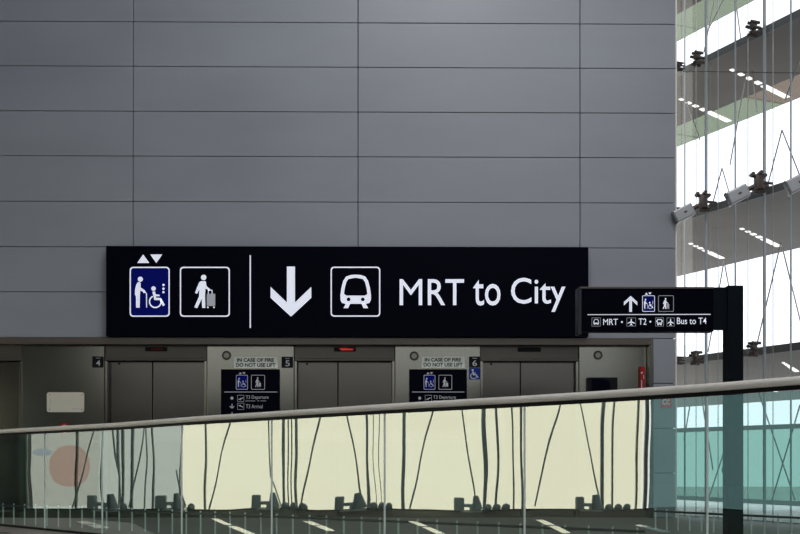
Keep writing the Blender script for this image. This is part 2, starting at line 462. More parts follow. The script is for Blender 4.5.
# ================================================================== the big sign
def board(Y0, Y1, x0, y0, x1, y1, mat, name, parent=None, bev=.004):
    A = PY(x0, y1, Y0); Bp = PY(x1, y0, Y0)
    b = MB(); b.box(A.x, Bp.x, Y0, Y1, A.z, Bp.z, bev)
    return b.build(name, MAT[mat], parent)
YS = YW-.16
A = PY(347, 336, YS)
sign = empty('wayfinding_sign', (A.x, YS+.08, A.z), 'large dark navy sign reading MRT to City, fixed on the panelled wall above the lifts', 'sign')
board(YS, YW-.012, 106, 247, 588.5, 336, 'navy', 'sign_box', sign)
f = Face(YS)
box_icon(f, sign, 129.7, 266.8, 169.8, 316.8, 1.25, 'signblue')
box_icon(f, sign, 179.9, 266.8, 229.9, 316.8, 1.25)
tris(f, sign, lambda x, y: (120+x/6.667, 250+y/6.667))
pic_elder(f, sign, 129.7, 266.8, 169.8, 316.8); pic_traveller(f, sign, 179.9, 266.8, 229.9, 316.8)
a = Art(f); a.shape([(249.7,255.2),(250.9,255.2),(250.9,328),(249.7,328)]); a.build('divider_line', MAT['signwhite'], sign)
a = Art(f); a.shape(arrow_pts(270.6,266.6,311.3,316.6)); a.build('arrow', MAT['signwhite'], sign)
box_icon(f, sign, 330.6, 266.7, 380.3, 316.7, 1.25); pic_train(f, sign, 330.6, 266.7, 380.3, 316.7)
a = Art(f); a.text('M', 399.6, 279.2, 422.2, 305.2, 0); a.text('RT', 427.8, 279.2, 464.0, 305.2, .004); a.build('lettering', MAT['signwhite'], sign)
for wd, x0, y0, x1, y1 in (('to', 473.2, 279.8, 500.5, 305.6), ('City', 511, 277.8, 565.4, 311.9)):
    a = Art(f); a.text(wd, x0, y0, x1, y1, .004); a.build('lettering', MAT['signwhite'], sign)

# ================================================================== small projecting sign on its post
YQ = 9.0
A = PY(735, 534, YQ)
hs = empty('directional_sign', (A.x, YQ+.06, 0), 'smaller dark sign reading MRT, T2 and Bus to T4 on a black post', 'sign')
P0 = PY(727.3, 285.6, YQ); P1 = PY(743, 285.6, YQ)
b = MB(); b.box(P0.x, P1.x, YQ-.015, YQ+.13, .0, P0.z, .006); b.build('post', MAT['postblack'], hs)
b = MB(); b.box(P0.x-.06, P1.x+.06, YQ-.07, YQ+.19, 0, .015); b.build('base_plate', MAT['postblack'], hs)
board(YQ+.01, YQ+.10, 713.2, 287.2, 727.6, 329.2, 'postblack', 'connecting_panel', hs)
board(YQ, YQ+.12, 580.5, 288.0, 713.6, 331.4, 'navy', 'sign_box', hs)
board(YQ-.008, YQ+.125, 578.0, 287.4, 581.6, 334.4, 'navy_edge', 'end_cap', hs)
board(YQ-.006, YQ+.125, 580.6, 286.9, 713.6, 288.4, 'bronze', 'top_trim', hs, .001)
f = Face(YQ)
g = lambda x, y: (575+x/8, 285+y/8)
a = Art(f); a.shape(arrow_pts(*g(391, 88), *g(498, 215), up=True)); a.build('arrow', MAT['signwhite'], hs)
box_icon(f, hs, *g(537, 84), *g(638, 214), .55, 'signblue'); box_icon(f, hs, *g(665, 84), *g(789, 214), .5, mat='signgrey')
pic_elder(f, hs, *g(537, 84), *g(638, 214)); pic_traveller(f, hs, *g(665, 84), *g(789, 214))
tris(f, hs, fit(115, 30, 282, 87, *g(558, 60), *g(612, 78)))
a = Art(f); x, y = g(100, 235); a.shape([(x, y), (710.4, y-.4), (710.4, y+.4), (x, y+.7)]); a.build('divider_line', MAT['signwhite'], hs)
for k, (u0, u1) in enumerate(((133, 204), (412, 486), (642, 709), (733, 796))):
    box_icon(f, hs, *g(u0, 262), *g(u1, 331), .35, mat='signgrey')
    [pic_train, pic_plane, pic_bus, pic_plane][k](f, hs, *g(u0, 262), *g(u1, 331))
for wd, bb, bo in (('MRT', (*g(225, 271), *g(342, 320)), 0), ('T2', (*g(508, 267), *g(571, 318)), .004), ('Bus to T4', (676.8, 317.6, 706.4, 324.2), .004)):
    a = Art(f); a.text(wd, *bb, bo); a.build('lettering', MAT['signwhite'], hs)
for cx, cy in (g(375, 296), g(602, 294)):
    a = Art(f); a.shape(circ(cx, cy, .95, 12)); a.build('separator_dot', MAT['signwhite'], hs)

# ================================================================== plates and notices by the lifts
def flat(name, x0, y0, x1, y1, mat, label, cat, group=None, th=.012, round_=0):
    c = PY((x0+x1)/2, y1, YP)
    t = empty(name, (c.x, YP, c.z), label, cat, group)
    a = Art(Face(YP)); a.shape(rrect(x0, y0, x1, y1, round_ or .4, 4), .0005, th); a.build('plate', MAT[mat], t)
    return t, Face(YP-th)
for dgt, x0, x1, y0, lab in (('4', 92.5, 103.4, 356.5, 'small black plate with a white 4, left of the leftmost full lift doors'),
                        ('5', 281.6, 293.0, 356.8, 'small black plate with a white 5, beside a fire notice'),
                        ('6', 469.0, 479.8, 356.6, 'small black plate with a white 6, above a blue wheelchair plate')):
    t, f = flat('number_plate', x0, y0, x1, y0+11, 'black', lab, 'plate', 'lift number plates')
    a = Art(f); xm = (x0+x1)/2+.2; a.text(dgt, xm-2.1, y0+3.6, xm+2.3, y0+9.4, .003)
    a.shape([(xm-2.2, y0+1.4), (xm+2.2, y0+1.4), (xm+2.2, y0+1.9), (xm-2.2, y0+1.9)]); a.build('lettering', MAT['dimwhite'], t)
t, f = flat('accessibility_plate', 469.0, 368.0, 479.8, 379.4, 'blue', 'small blue plate with a white wheelchair symbol, under the black 6 plate', 'plate')
a = Art(f, fit(185, 232, 308, 392, 469.6, 368.4, 479.2, 379.2))
a.shape(circ(224, 257, 14)); a.shape([(216,278),(234,276),(238,296),(264,298),(264,308),(240,308),(241,318),(274,320),(300,366),(286,375),(266,334),(230,334)])
a.shape(stroke([(236+39*math.cos(math.radians(q)), 344+39*math.sin(math.radians(q))) for q in range(-115, -385, -14)], 9))
a.build('pictogram', MAT['dimwhite'], t)
for x0, x1, y0, lab in ((234, 277.8, 357, 'fire warning notice above the directory that lists T3 Arrival'),
                        (421.7, 464.8, 356.7, 'fire warning notice left of the number 6 plate and blue wheelchair plate')):
    t, f = flat('fire_notice', x0, y0, x1, y0+11, 'notice', lab, 'notice', 'fire notices beside the lifts', .006)
    a = Art(f); w = x1-x0
    a.text('IN CASE OF FIRE', x0+w*.07, y0+1.2, x1-w*.09, y0+4.9, .03); a.text('DO NOT USE LIFT', x0+w*.045, y0+6.1, x1-w*.05, y0+9.9, .03)
    a.build('lettering', MAT['ink'], t)
for cx, cy, lab in ((226.5, 355.4, 'round grey ring above and left of the directory listing T3 Arrival'),
                    (414.2, 356.0, 'round grey ring on the steel pillar of the number 6 plate'),
                    (598, 355.2, 'round dark button ring on the steel pillar right of the last lift')):
    p = PY(cx, cy, YP)
    t = empty('wall_ring', (p.x, YP, p.z), lab, 'button', 'round rings on the steel pillars')
    b = MB()
    n = 24
    for i in range(n):
        t0, t1 = 2*math.pi*i/n, 2*math.pi*(i+1)/n
        q = [Vector((p.x+r*math.cos(tt), YP-dd, p.z+r*math.sin(tt))) for tt in (t0, t1) for r, dd in ((.062, .001), (.055, .018), (.038, .018), (.036, .001))]
        for k in range(3): b.poly([q[k], q[k+1], q[k+5], q[k+4]])
    bmesh.ops.remove_doubles(b.bm, verts=b.bm.verts[:], dist=.0005)
    b.build('bezel', MAT['ringbezel'], t, smooth=True)
    b = MB(); b.cyl((p.x, YP-.001, p.z), (p.x, YP-.008, p.z), .037, 24); b.build('face', MAT['ringface'], t)
def directory(x0, x1, rows, lab):
    ox = x0-221.2
    t, f = flat('lift_directory', x0, 369.4, x1, 440, 'navy', lab, 'sign', 'dark lift directories', .02)
    k = (x1-x0)/58.7
    g = lambda x, y: (x0+(x-35)/6.68*k, 345+y/6.68)
    box_icon(f, t, *g(134, 200), *g(213, 298), .5, 'signblue', mat='dimwhite'); box_icon(f, t, *g(235, 200), *g(327, 298), .5, mat='dimwhite')
    pic_elder(f, t, *g(134, 200), *g(213, 298), mat='dimwhite'); pic_traveller(f, t, *g(235, 200), *g(327, 298), mat='dimwhite')
    tris(f, t, fit(115, 30, 282, 87, *g(152, 182), *g(198, 195)), 'dimwhite')
    a = Art(f); a.shape([g(55, 312), g(410, 312), g(410, 316), g(55, 316)]); a.build('divider_line', MAT['signgrey'], t)
    a = Art(f); a.shape(circ(*g(107, 355), 1.5, 12)); a.build('marker_dot', MAT['dimwhite'], t)
    a = Art(f); a.text('T3 Departure', *g(200, 337), *g(352, 366), .0); a.build('lettering', MAT['dimwhite'], t)
    a = Art(f)
    a.shape([g(200,372), g(262,372), g(262,375), g(200,375)]); a.shape([g(275,372), g(290,372), g(290,375), g(275,375)]); a.shape([g(298,372), g(335,372), g(335,375), g(298,375)])
    a.build('small_print', MAT['dimwhite'], t)
    for r in range(rows):
        yy = 393+r*55
        a = Art(f); a.shape(arrow_pts(*g(93, yy), *g(122, yy+32))); a.build('arrow', MAT['dimwhite'], t)
    if rows > 1: a = Art(f); a.text('T3 Arrival', *g(200, 397), *g(312, 423), .0); a.build('lettering', MAT['dimwhite'], t)
    box_icon(f, t, *g(143, 335), *g(188, 379), .3, mat='signgrey'); pic_plane_tilt(f, t, *g(143, 335), *g(188, 379), True)
    if rows > 1: box_icon(f, t, *g(143, 388), *g(188, 432), .3, mat='signgrey'); pic_plane_tilt(f, t, *g(143, 388), *g(188, 432), False)
directory(221.2, 279.9, 2, 'dark navy lift directory listing T3 Departure and T3 Arrival, below the number 5 fire notice')
directory(409.1, 466.8, 1, 'dark navy lift directory listing T3 Departure, below the number 6 fire notice')
# cream plaque
t, f = flat('plaque', 47, 392.3, 84.3, 412.2, 'cream', 'cream plaque with cut corners on the steel pillar below the number 4 plate', 'plaque', None, .01, 2.4)
a = Art(f); a.shape([(72,408.6),(80,408.6),(80,409.2),(72,409.2)]); a.shape([(50.5,398),(51.1,398),(51.1,404.5),(50.5,404.5)]); a.build('lettering', MAT['signgrey'], t)
for cx, cy in ((49.6,394.8),(81.7,394.8),(49.6,409.7),(81.7,409.7)):
    a = Art(f); a.shape(circ(cx, cy, .6, 10)); a.build('screw', MAT['chrome'], t)
# red round sticker
p = PY(64.5, 429, YP)
t = empty('round_sticker', (p.x, YP, p.z-.09), 'round red and white sticker on the steel pillar just above the handrail', 'sticker')
a = Art(Face(YP)); a.shape(circ(64.5, 429, 6.2, 28), .0005, .003); a.build('disc', MAT['red'], t)
a = Art(Face(YP-.004)); a.shape(circ(64.5, 429, 4.2, 24), .0002, .001); a.build('inner_disc', MAT['board'], t)
a = Art(Face(YP-.006)); a.shape(stroke([(61.6, 426), (67.4, 432)], 1.6)); a.build('bar', MAT['red'], t)
# dark wall monitor
p = PY(602, 391, YP)
t = empty('wall_monitor', (p.x, YP, p.z), 'small dark screen on the steel pillar at the right end of the lifts', 'screen')
board(YP-.07, YP-.01, 587.5, 377.4, 617.6, 393, 'black', 'housing', t, .006)
a = Art(Face(YP-.071)); a.shape([(591.5,378.6),(602,378.6),(610,381.6),(610,391.5),(591.5,391.5)]); a.build('screen', MAT['navy'], t)
board(YP-.012, YP+.0, 595, 380, 609, 390, 'black', 'bracket', t, 0)
# red upright sign in the alcove
p = PY(642.6, 400, YW)
t = empty('fire_sign', (p.x, YW+.06, p.z), 'narrow upright red sign with white marks, at the right end of the lift alcove', 'sign')
a0 = PY(640.4, 402, YW+.02); a1 = PY(645.2, 366.5, YW+.02)
b = MB(); b.box(a0.x, a1.x, YW+.02, YP-.001, a0.z, a1.z, .003); b.build('plate', MAT['red'], t)
a = Art(Face(YW+.02)); a.shape(circ(641.8, 372.8, 1.0, 10)); a.shape([(641.2,380),(642,380),(642,397),(641.2,397)]); a.shape([(643.4,375),(644,375),(644,379),(643.4,379)]); a.build('lettering', MAT['dimwhite'], t)
# red square sign on the panel column
p = PY(666, 407.6, YW)
t = empty('hose_reel_sign', (p.x, YW, p.z), 'small square red sign with a white symbol, on the grey panel column behind the glass', 'sign')
a = Art(Face(YW)); a.shape(rrect(660.8, 396.6, 671.4, 407.8, .5), .0005, .008); a.build('plate', MAT['signred'], t)
a = Art(Face(YW-.009)); a.ring(circ(665, 402, 3.1, 20), circ(665, 402, 1.7, 20)); a.shape([(667.6,399),(669.6,399),(669.6,401),(667.6,401)]); a.shape([(667.6,403),(669.6,403),(669.6,405),(667.6,405)]); a.build('pictogram', MAT['dimwhite'], t)

# ================================================================== glass balustrade
RY = [(-50, 434.5), (0, 431.5), (120, 425.0), (200, 418.8), (272, 414.4), (400, 406.3), (525, 399.4), (600, 394.9), (708, 387.8), (800, 380.6), (957, 369.6), (1200, 352.5)]
def bdepth(x): return 10.24/(1+(x-182)/857.0)
def ray_y(x):
    for (a, ya), (c, yc) in zip(RY, RY[1:]):
        if a <= x <= c: return ya+(yc-ya)*(x-a)/(c-a)
    return RY[0][1] if x < RY[0][0] else RY[-1][1]
def bpt(x, z=None):
    p = U(x, ray_y(x), bdepth(x)); 
    # keep the glass plane exactly straight in plan
    q = p-B0; q.z = 0; r = bd*q.dot(bd)+B0
    return Vector((r.x, r.y, p.z if z is None else z))
bal = empty('glass_balustrade', bpt(400, 0), 'long glass balustrade with a pale metal handrail, crossing in front of the lifts', 'balustrade')
pts = [bpt(-50+i*1250/60) for i in range(61)]
b = MB(); b.tube(pts, .029, .025); b.build('handrail', MAT['rail'], bal, smooth=True)
b = MB()
for p, q in zip(pts, pts[1:]):
    nrm = Vector((-bd.y, bd.x, 0))*.010
    dn = Vector((0,0,-.022)); dn2 = Vector((0,0,-.048))
    b.hexa([p+dn-nrm, q+dn-nrm, q+dn+nrm, p+dn+nrm, p+dn2-nrm, q+dn2-nrm, q+dn2+nrm, p+dn2+nrm])
b.build('rail_channel', MAT['black'], bal)
jn = [-50, -8, 45, 102.5, 182, 272, 385, 525, 708, 957, 1200]
nv = Vector((-bd.y, bd.x, 0))
if nv.y > 0: nv = -nv                         # towards the camera side
def zbase(x): return max(0.0, bpt(x).z-1.105)
for x0, x1 in zip(jn, jn[1:]):
    p, q = bpt(x0), bpt(x1)
    d = (q-p).normalized()*.004
    p = p+d; q = q-d
    b = MB(); zp, zq = .02, .02; h = nv*-.006
    c = [Vector((p.x,p.y,zp)), Vector((q.x,q.y,zq)), Vector((q.x,q.y,q.z-.05)), Vector((p.x,p.y,p.z-.05))]
    # front face does the reflecting; a single sheet of laminated glass
    b.poly(c)
    o = b.build('glass_panel', MAT['balustrade_glass'], bal)
    # polished edge of the pane
    b = MB(); e = Vector((q.x, q.y, 0)); w = bd*.0035; t_ = nv*.007
    b.hexa([e-w-t_+Vector((0,0,.02)), e+w-t_+Vector((0,0,.02)), e+w+t_+Vector((0,0,.02)), e-w+t_+Vector((0,0,.02)),
            e-w-t_+Vector((0,0,q.z-.05)), e+w-t_+Vector((0,0,q.z-.05)), e+w+t_+Vector((0,0,q.z-.05)), e-w+t_+Vector((0,0,q.z-.05))])
    b.build('pane_edge', MAT['guard'], bal)
b = MB()
p, q = bpt(-50, 0), bpt(1200, 0); w = nv*.022
b.hexa([p-w, q-w, q+w, p+w, p-w+Vector((0,0,.022)), q-w+Vector((0,0,.022)), q+w+Vector((0,0,.022)), p+w+Vector((0,0,.022))])
b.build('base_shoe', MAT['black'], bal)

# low guard rail behind the balustrade
def lowrail(pxs, yfun, z, label, step):
    P = [U(x, HY, (EYE-z)*F/(yfun(x)-HY)) for x in pxs]
    for p in P: p.z = z
    m = P[len(P)//2]
    t = empty('guard_rail', (m.x, m.y, 0), label, 'guard rail')
    b = MB(); b.tube([Vector(p) for p in P], .012, .012, 8); b.build('rail', MAT['guarddark'], t, smooth=True)
    L = 0; nxt = .05
    for p, q in zip(P, P[1:]):
        l = (q-p).length
        while nxt < L+l:
            r = p.lerp(q, (nxt-L)/l)
            b = MB(); b.cyl((r.x, r.y, 0), (r.x, r.y, z+.03), .009, 8); b.build('post', MAT['guard'], t, smooth=True)
            nxt += step
        L += l
lowrail([-40, 0, 100, 200, 300, 400, 500, 600, 645], lambda x: 505.5+x*.0405, .22, 'low guard rail of thin posts behind the left part of the balustrade', .21)
lowrail([652, 700, 750, 800, 860], lambda x: 511+(x-652)*.047, .20, 'low guard rail of thin posts behind the right end of the balustrade', .155)

# ================================================================== right glazing with sunshades outside
D0 = 15.15
Q0 = U(678, HY, D0); Q0.z = 0
ua = (fw - rt*(497.0/F)).normalized()         # runs away from the camera
un = Vector((ua.y, -ua.x, 0))                 # outwards
def R(s, o, z): return Q0 - ua*s + un*o + Vector((0, 0, z))
def sat(px, off=0):
    r = (px-400)/F; best = None
    dirv = fw+rt*r; base = Q0+un*off
    # solve CAM + t*dirv = base - ua*s
    det = dirv.x*ua.y-dirv.y*ua.x
    rx, ry = base.x, base.y
    t = (rx*ua.y-ry*ua.x)/det
    s = (rx-t*dirv.x)/ua.x
    return s, t
def rz(px, py, off=0):
    s, t = sat(px, off); return s, EYE+(HY-py)/F*t
def rbox(b, s0, s1, o0, o1, z0, z1):
    b.hexa([R(s0,o0,z0), R(s1,o0,z0), R(s1,o1,z0), R(s0,o1,z0), R(s0,o0,z1), R(s1,o0,z1), R(s1,o1,z1), R(s0,o1,z1)])
SE = 11.5
win = empty('window_1', R(0, 0, 0), kind='structure')
ztr = rz(700, 429)[1]
zb = rz(700, 500)[1]
b = MB(); b.poly([R(-1.2,0,ztr), R(SE,0,ztr), R(SE,0,11), R(-1.2,0,11)]); b.build('window_glass', MAT['clear'], win)
b = MB(); b.poly([R(-1.2,0,0), R(SE,0,0), R(SE,0,zb), R(-1.2,0,zb)]); b.build('foot_glass', MAT['clear'], win)
b = MB(); b.poly([R(-1.2,0,zb), R(SE,0,zb), R(SE,0,ztr), R(-1.2,0,ztr)]); b.build('lower_window_glass', MAT['teal'], win)
b = MB(); rbox(b, -1.2, SE, -.03, .05, ztr-.035, ztr+.02); b.build('transom', MAT['mullion'], win)
b = MB(); rbox(b, -1.2, SE, -.03, .05, zb-.01, zb+.045); b.build('transom', MAT['mullion'], win)
sv = [sat(x)[0] for x in (683, 704, 733.5, 762.3, 789)]
st = (sv[4]-sv[0])/4
allv = [(sv[i], i) for i in range(5)]
k = 5
while sv[0]+st*k < SE: allv.append((sv[0]+st*k, k)); k += 1
for s_, k in allv:
    w = .013 if k % 2 else .006
    b = MB(); rbox(b, s_-w, s_+w, .02, .05 if k % 2 else .04, 0, 11); b.build('mullion', MAT['fin'], win)
for k in range(0, 24):
    s_ = sv[0]-.16+st*k+(.06 if k % 2 else 0)
    if s_ > SE: break
    b = MB(); b.cyl(R(s_, -.10, 0), R(s_, -.10, 11), .0055, 6); b.build('cable', MAT['rod'], win)

def zdeck(y): return EYE+(HY-y)/F*D0
decks = [  # near-edge y at px 678, far y, far distance along the ray, name
    (-75, 14, 17.5, 'underside of the uppermost sunshade, in the top right corner behind the glazing'),
    (72.5, 126.2, 17.5, 'grey brown sunshade deck high outside the right glazing, above the floodlights'),
    (219, 276.4, 20.2, 'grey brown sunshade deck outside the glazing, level with the grey floodlights'),
    (363, 407.4, 20.2, 'dark sunshade deck outside the glazing, just above the handrail at the right'),
]
zds = []
for i, (yn, yf, df, lab) in enumerate(decks):
    zn = zdeck(yn); zf = EYE+(HY-yf)/F*df
    o = (un.dot(U(678, HY, df)-Q0))
    zds.append(zn)
    t = empty('sunshade', R(3, .15, zn), lab, 'sunshade', 'sunshade decks outside the right glazing')
    b = MB(); sA, sB = -5, 11.3
    sl = (zf-zn)/(o-.12)
    b.hexa([R(sA,.12,zn), R(sB,.12,zn), R(sB,o,zf), R(sA,o,zf), R(sA,.12,zn+.07), R(sB,.12,zn+.07), R(sB,o,zf+.07), R(sA,o,zf+.07)])
    b.build('deck_panel', MAT['deck'], t)
    b = MB(); rbox(b, sA, sB, .085, .118, zn-.012, zn+.085); b.build('edge_trim', MAT['deckedge'], t)
    if i in (0, 1):     # hazy outer louvre blades
        o2 = un.dot(U(678, HY, df+1.15)-Q0)
        for k in range(8):
            a0 = sat(745, o)[0]+(k-4)*1.9
            b = MB(); b.hexa([R(a0,o+.01,zf), R(a0+1.88,o+.01,zf), R(a0+1.88,o2,zf), R(a0,o2,zf), R(a0,o+.01,zf+.02), R(a0+1.88,o+.01,zf+.02), R(a0+1.88,o2,zf+.02), R(a0,o2,zf+.02)])
            b.build('translucent_blade', MAT['greenhaze'] if k < 4 else MAT['pinkhaze'], t)
    # broken light streaks on the underside, put in as glowing strips
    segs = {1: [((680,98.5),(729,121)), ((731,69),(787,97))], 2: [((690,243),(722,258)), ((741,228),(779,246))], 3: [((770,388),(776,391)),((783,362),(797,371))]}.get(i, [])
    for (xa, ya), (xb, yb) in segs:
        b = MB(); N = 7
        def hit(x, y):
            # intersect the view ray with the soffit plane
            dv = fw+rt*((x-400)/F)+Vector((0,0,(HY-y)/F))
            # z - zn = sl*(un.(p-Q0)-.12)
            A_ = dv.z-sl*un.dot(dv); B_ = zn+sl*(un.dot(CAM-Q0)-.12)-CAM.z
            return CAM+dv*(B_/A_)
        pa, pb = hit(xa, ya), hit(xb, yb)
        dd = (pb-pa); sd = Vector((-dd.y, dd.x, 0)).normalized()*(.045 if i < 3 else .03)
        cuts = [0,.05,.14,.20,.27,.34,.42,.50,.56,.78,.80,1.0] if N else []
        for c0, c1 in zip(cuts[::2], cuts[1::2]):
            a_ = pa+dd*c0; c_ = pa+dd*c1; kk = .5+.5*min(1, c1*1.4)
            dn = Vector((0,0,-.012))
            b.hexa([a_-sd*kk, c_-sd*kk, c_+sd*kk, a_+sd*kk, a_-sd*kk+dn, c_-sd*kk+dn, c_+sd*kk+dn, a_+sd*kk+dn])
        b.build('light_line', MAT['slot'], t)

# zigzag tie rods between the sunshades (outside the glass)
def rodpx(b, x0, y0, x1, y1, off, r):
    s0, z0 = rz(x0, y0, off); s1, z1 = rz(x1, y1, off)
    b.cyl(R(s0, off, z0), R(s1, off, z1), r, 6)
OF = .5
for x0, y0, x1, y1 in ((781,242,757,344),(781,242,806,344),(724,261,708,352),(724,261,741,352),
                       (733,-20,742,48),(733,-20,708,30),(789,-40,812,20),(716,-10,704,52),
                       (752,70,757,112),(785,100,800,60),(730,165,752,40),
                       (722,168,712,206),(722,168,733,206),(782,130,768,184),(782,130,800,176),(686,100,700,140),
                       (700,388,713,470),(728,440,708,500),(743,405,722,470),(722,470,731,500),
                       (757,388,785,470),(800,405,772,500),(785,470,795,500),(690,405,684,440)):
    b = MB(); rodpx(b, x0, y0, x1, y1, OF, .009); b.build('tie_rod', MAT['rod'], win)

# glass clamps where the cables meet each sunshade
def clamp(px, py, sc=1.0):
    s_, z_ = rz(px, py)
    b = MB(); o = -.09
    c = R(s_, o, z_)
    b.cyl(R(s_-.10*sc, o, z_+.03*sc), R(s_+.03*sc, o, z_+.03*sc), .012*sc, 8)
    for dx, dz_ in ((-.10, .03), (-.05, .075), (.02, .08), (.05, -.02), (-.01, -.09), (.055, -.10), (-.06, -.12)):
        b.cyl(R(s_+dx*sc, o-.04, z_+dz_*sc), R(s_+dx*sc, .0, z_+dz_*sc), .026*sc, 10)
    for dx, dz_ in ((-.05, .075), (.02, .08), (.05, -.02), (-.01, -.09), (.055, -.10), (-.06, -.12)):
        b.cyl(c, R(s_+dx*sc, o, z_+dz_*sc), .011*sc, 6)
    b.obox(c, ua*.03*sc, un*.04, Vector((0,0,.05*sc)), .006)
    b.build('glass_clamp', MAT['fitting'], win, smooth=True)
b = MB(); rodpx(b, 672, 71, 812, 73.2, -.06, .004); b.build('cable', MAT['joint'], win)
clamp(702, 58, .75); clamp(758.5, 28, .75); clamp(683, 66, .45)
clamp(681, 211, .45)
clamp(701, 357, .75); clamp(759.5, 348, .75); clamp(683.5, 360, .45)
# floodlights
def floodlight(px, py, label):
    s_, z_ = rz(px, py, -.15)
    c = R(s_, -.15, z_)
    t = empty('floodlight', c, label, 'floodlight', 'grey floodlights clamped to the glazing')
    ax = (rt*.86 + Vector((0,0,.42)) - fw*.2).normalized()     # from lens end to clamp end
    ay = ax.cross(Vector((0,1,0))).normalized(); az = ax.cross(ay).normalized()
    cb = c - ax*.17
    b = MB(); b.obox(cb, ax*.13, ay*.082, az*.075, .018); b.build('housing', MAT['lampbody'], t)
    b = MB(); b.obox(cb-ax*.137, ax*.008, ay*.088, az*.08, .004); b.build('lens', MAT['lamplens'], t)
    b = MB(); b.obox(cb+ay*-.0+az*.0-Vector((0,.078,0)), ax*.02, ay*.012, az*.003); b.build('badge', MAT['fitting'], t)
    b = MB()
    b.cyl(c-ax*.04, c+ax*.10, .03, 12)
    b.obox(c+ax*.10+Vector((0,0,.02)), rt*.05, fw*.05, Vector((0,0,.085)), .01)
    b.cyl(c+ax*.10+Vector((0,0,.10))-rt*.09, c+ax*.10+Vector((0,0,.11))+rt*.09, .022, 10)
    b.cyl(c+ax*.10+Vector((0,0,-.09))-rt*.05, c+ax*.10+Vector((0,0,-.085))+rt*.08, .024, 10)
    b.cyl(c+ax*.15, c+ax*.15+un*.16, .018, 8)
    for a_, z2 in ((-.08,.12), (.07,.10), (-.05,-.06), (.09,-.03), (.02,.14)):
        b.cyl(c+ax*.10+rt*a_+Vector((0,-.05,z2)), c+ax*.10+rt*a_+Vector((0,.05,z2)), .024, 10)
    b.build('bracket', MAT['fitting'], t, smooth=True)
    # small steel peg keeps it on the glazing
floodlight(696, 207, 'grey box floodlight nearest the panelled wall, above the projecting sign')
floodlight(751, 188, 'grey box floodlight with a dark bracket, second from the panelled wall')
floodlight(812, 176, 'grey floodlight cut off by the right edge of the picture')

# pale walkway outside the foot of the glazing, and the apron
b = MB(); rbox(b, -5, 11.3, .15, 3.2, -.3, .01); tag(b.build('trim_6', MAT['paleinlay']), kind='structure')
b = MB(); b.box(3, 160, -60, 260, -6.3, -6); tag(b.build('ground', MAT['ground']), kind='structure')
# hall wall to the right of the glazing
e = R(SE, 0, 0)
b = MB(); b.box(e.x-.02, e.x+.2, -10, e.y, 0, 11); tag(b.build('wall_right', MAT['darkwall']), kind='structure')

# ================================================================== left glazing (seen in the balustrade's reflection)
DV = 17.0
def V(px, d, z): return mirror(Vector((*U(px, HY, d).xy, z)))
def vbox(b, px0, px1, z0, z1, d0=DV, d1=DV+.06):
    k0 = DV
    # keep widths measured at the glazing plane
    def pt(px, d, z):
        u = (px-400)/F*DV
        p = CAM+fw*d+rt*u; return mirror(Vector((p.x, p.y, z)))
    b.hexa([pt(px0,d0,z0), pt(px1,d0,z0), pt(px1,d1,z0), pt(px0,d1,z0), pt(px0,d0,z1), pt(px1,d0,z1), pt(px1,d1,z1), pt(px0,d1,z1)])
def vpt(px, z, d=DV): 
    u = (px-400)/F*DV; p = CAM+fw*d+rt*u; return mirror(Vector((p.x, p.y, z)))
def vz(py): return EYE+(HY-py)/F*DV
HT = 2.35  # glazing head set low so the unseen wall above blocks light

def _rp(s, o=0): return Q0 - ua*s + un*o
b = MB()
fl = [_rp(-1.2, .12), _rp(SE, .12), Vector((_rp(SE, .12).x+.1, -10, 0)), Vector((vpt(1400, 0).x, -10, 0)), vpt(1400, 0), vpt(-40, 0), Vector((XL-.2, 15.4, 0)), Vector((XR, 15.4, 0))]
b.prism([Vector((p.x, p.y, 0)) for p in fl], Vector((0, 0, -.3)))
tag(b.build('floor', MAT['floor']), kind='structure')
wl = empty('window_2', vpt(400, 0), kind='structure')
b = MB(); b.poly([vpt(182,0), vpt(642,0), vpt(642,HT), vpt(182,HT)]); b.build('window_glass', MAT['pale_blind'], wl)
b = MB(); b.poly([vpt(27,0), vpt(182,0), vpt(182,HT), vpt(27,HT)]); b.build('side_window_glass', MAT['grey_blind'], wl)
for x, w in ((28,1.5),(76,1.6),(103,1),(118,1.2),(122,2.2),(131.5,2.4),(146,1),(154,1.6),(182,1.2),(205.7,1.8),(285,2.6),(289.6,1),(292.8,1),(297.4,2.8),(366.7,2.8),(374,.8),(380,.8),(404,3.4),(484,3.6),(495.5,2.2),(512.5,1.6),(522,2.2),(603.5,3.0),(613,1.4),(637,1.8),(646,3.4)):
    b = MB(); vbox(b, x-w/2, x+w/2, 0, HT, DV-.04, DV+.02); b.build('mullion', MAT['mullion'], wl)
for x0, y0, x1, y1 in ((101,428,79,507),(119,425,123,470),(123,470,126,507),(150,422,143,462),(143,462,134,507),(182,470,190,505),
                       (235,418,213,508),(271,416,273,475),(273,475,284,506),(326,412,303,508),(345,410,363,506),
                       (433,404,410,508),(460,402,473,500),(555,397,533,505),(574,396,599,505)):
    b = MB(); b.cyl(vpt(x0, vz(y0), DV-.35), vpt(x1, vz(y1), DV-.35), .013, 6); b.build('tie_rod', MAT['lroddark'], wl)
b = MB(); vbox(b, 28, 650, HT, 11, DV-.02, DV+.2); tag(b.build('wall_left', MAT['darkwall']), kind='structure')
b = MB(); b.poly([vpt(650,0), vpt(1020,0), vpt(1020,HT), vpt(650,HT)]); b.build('dim_window_glass', MAT['dim_teal'], wl)
b = MB(); vbox(b, 649, 1020, HT, 11, DV-.02, DV+.2); tag(b.build('wall_left_upper', MAT['darkwall']), kind='structure')
b = MB(); vbox(b, 1020, 1400, 0, 11, DV-.02, DV+.2); tag(b.build('wall_left_far', MAT['darkwall']), kind='structure')
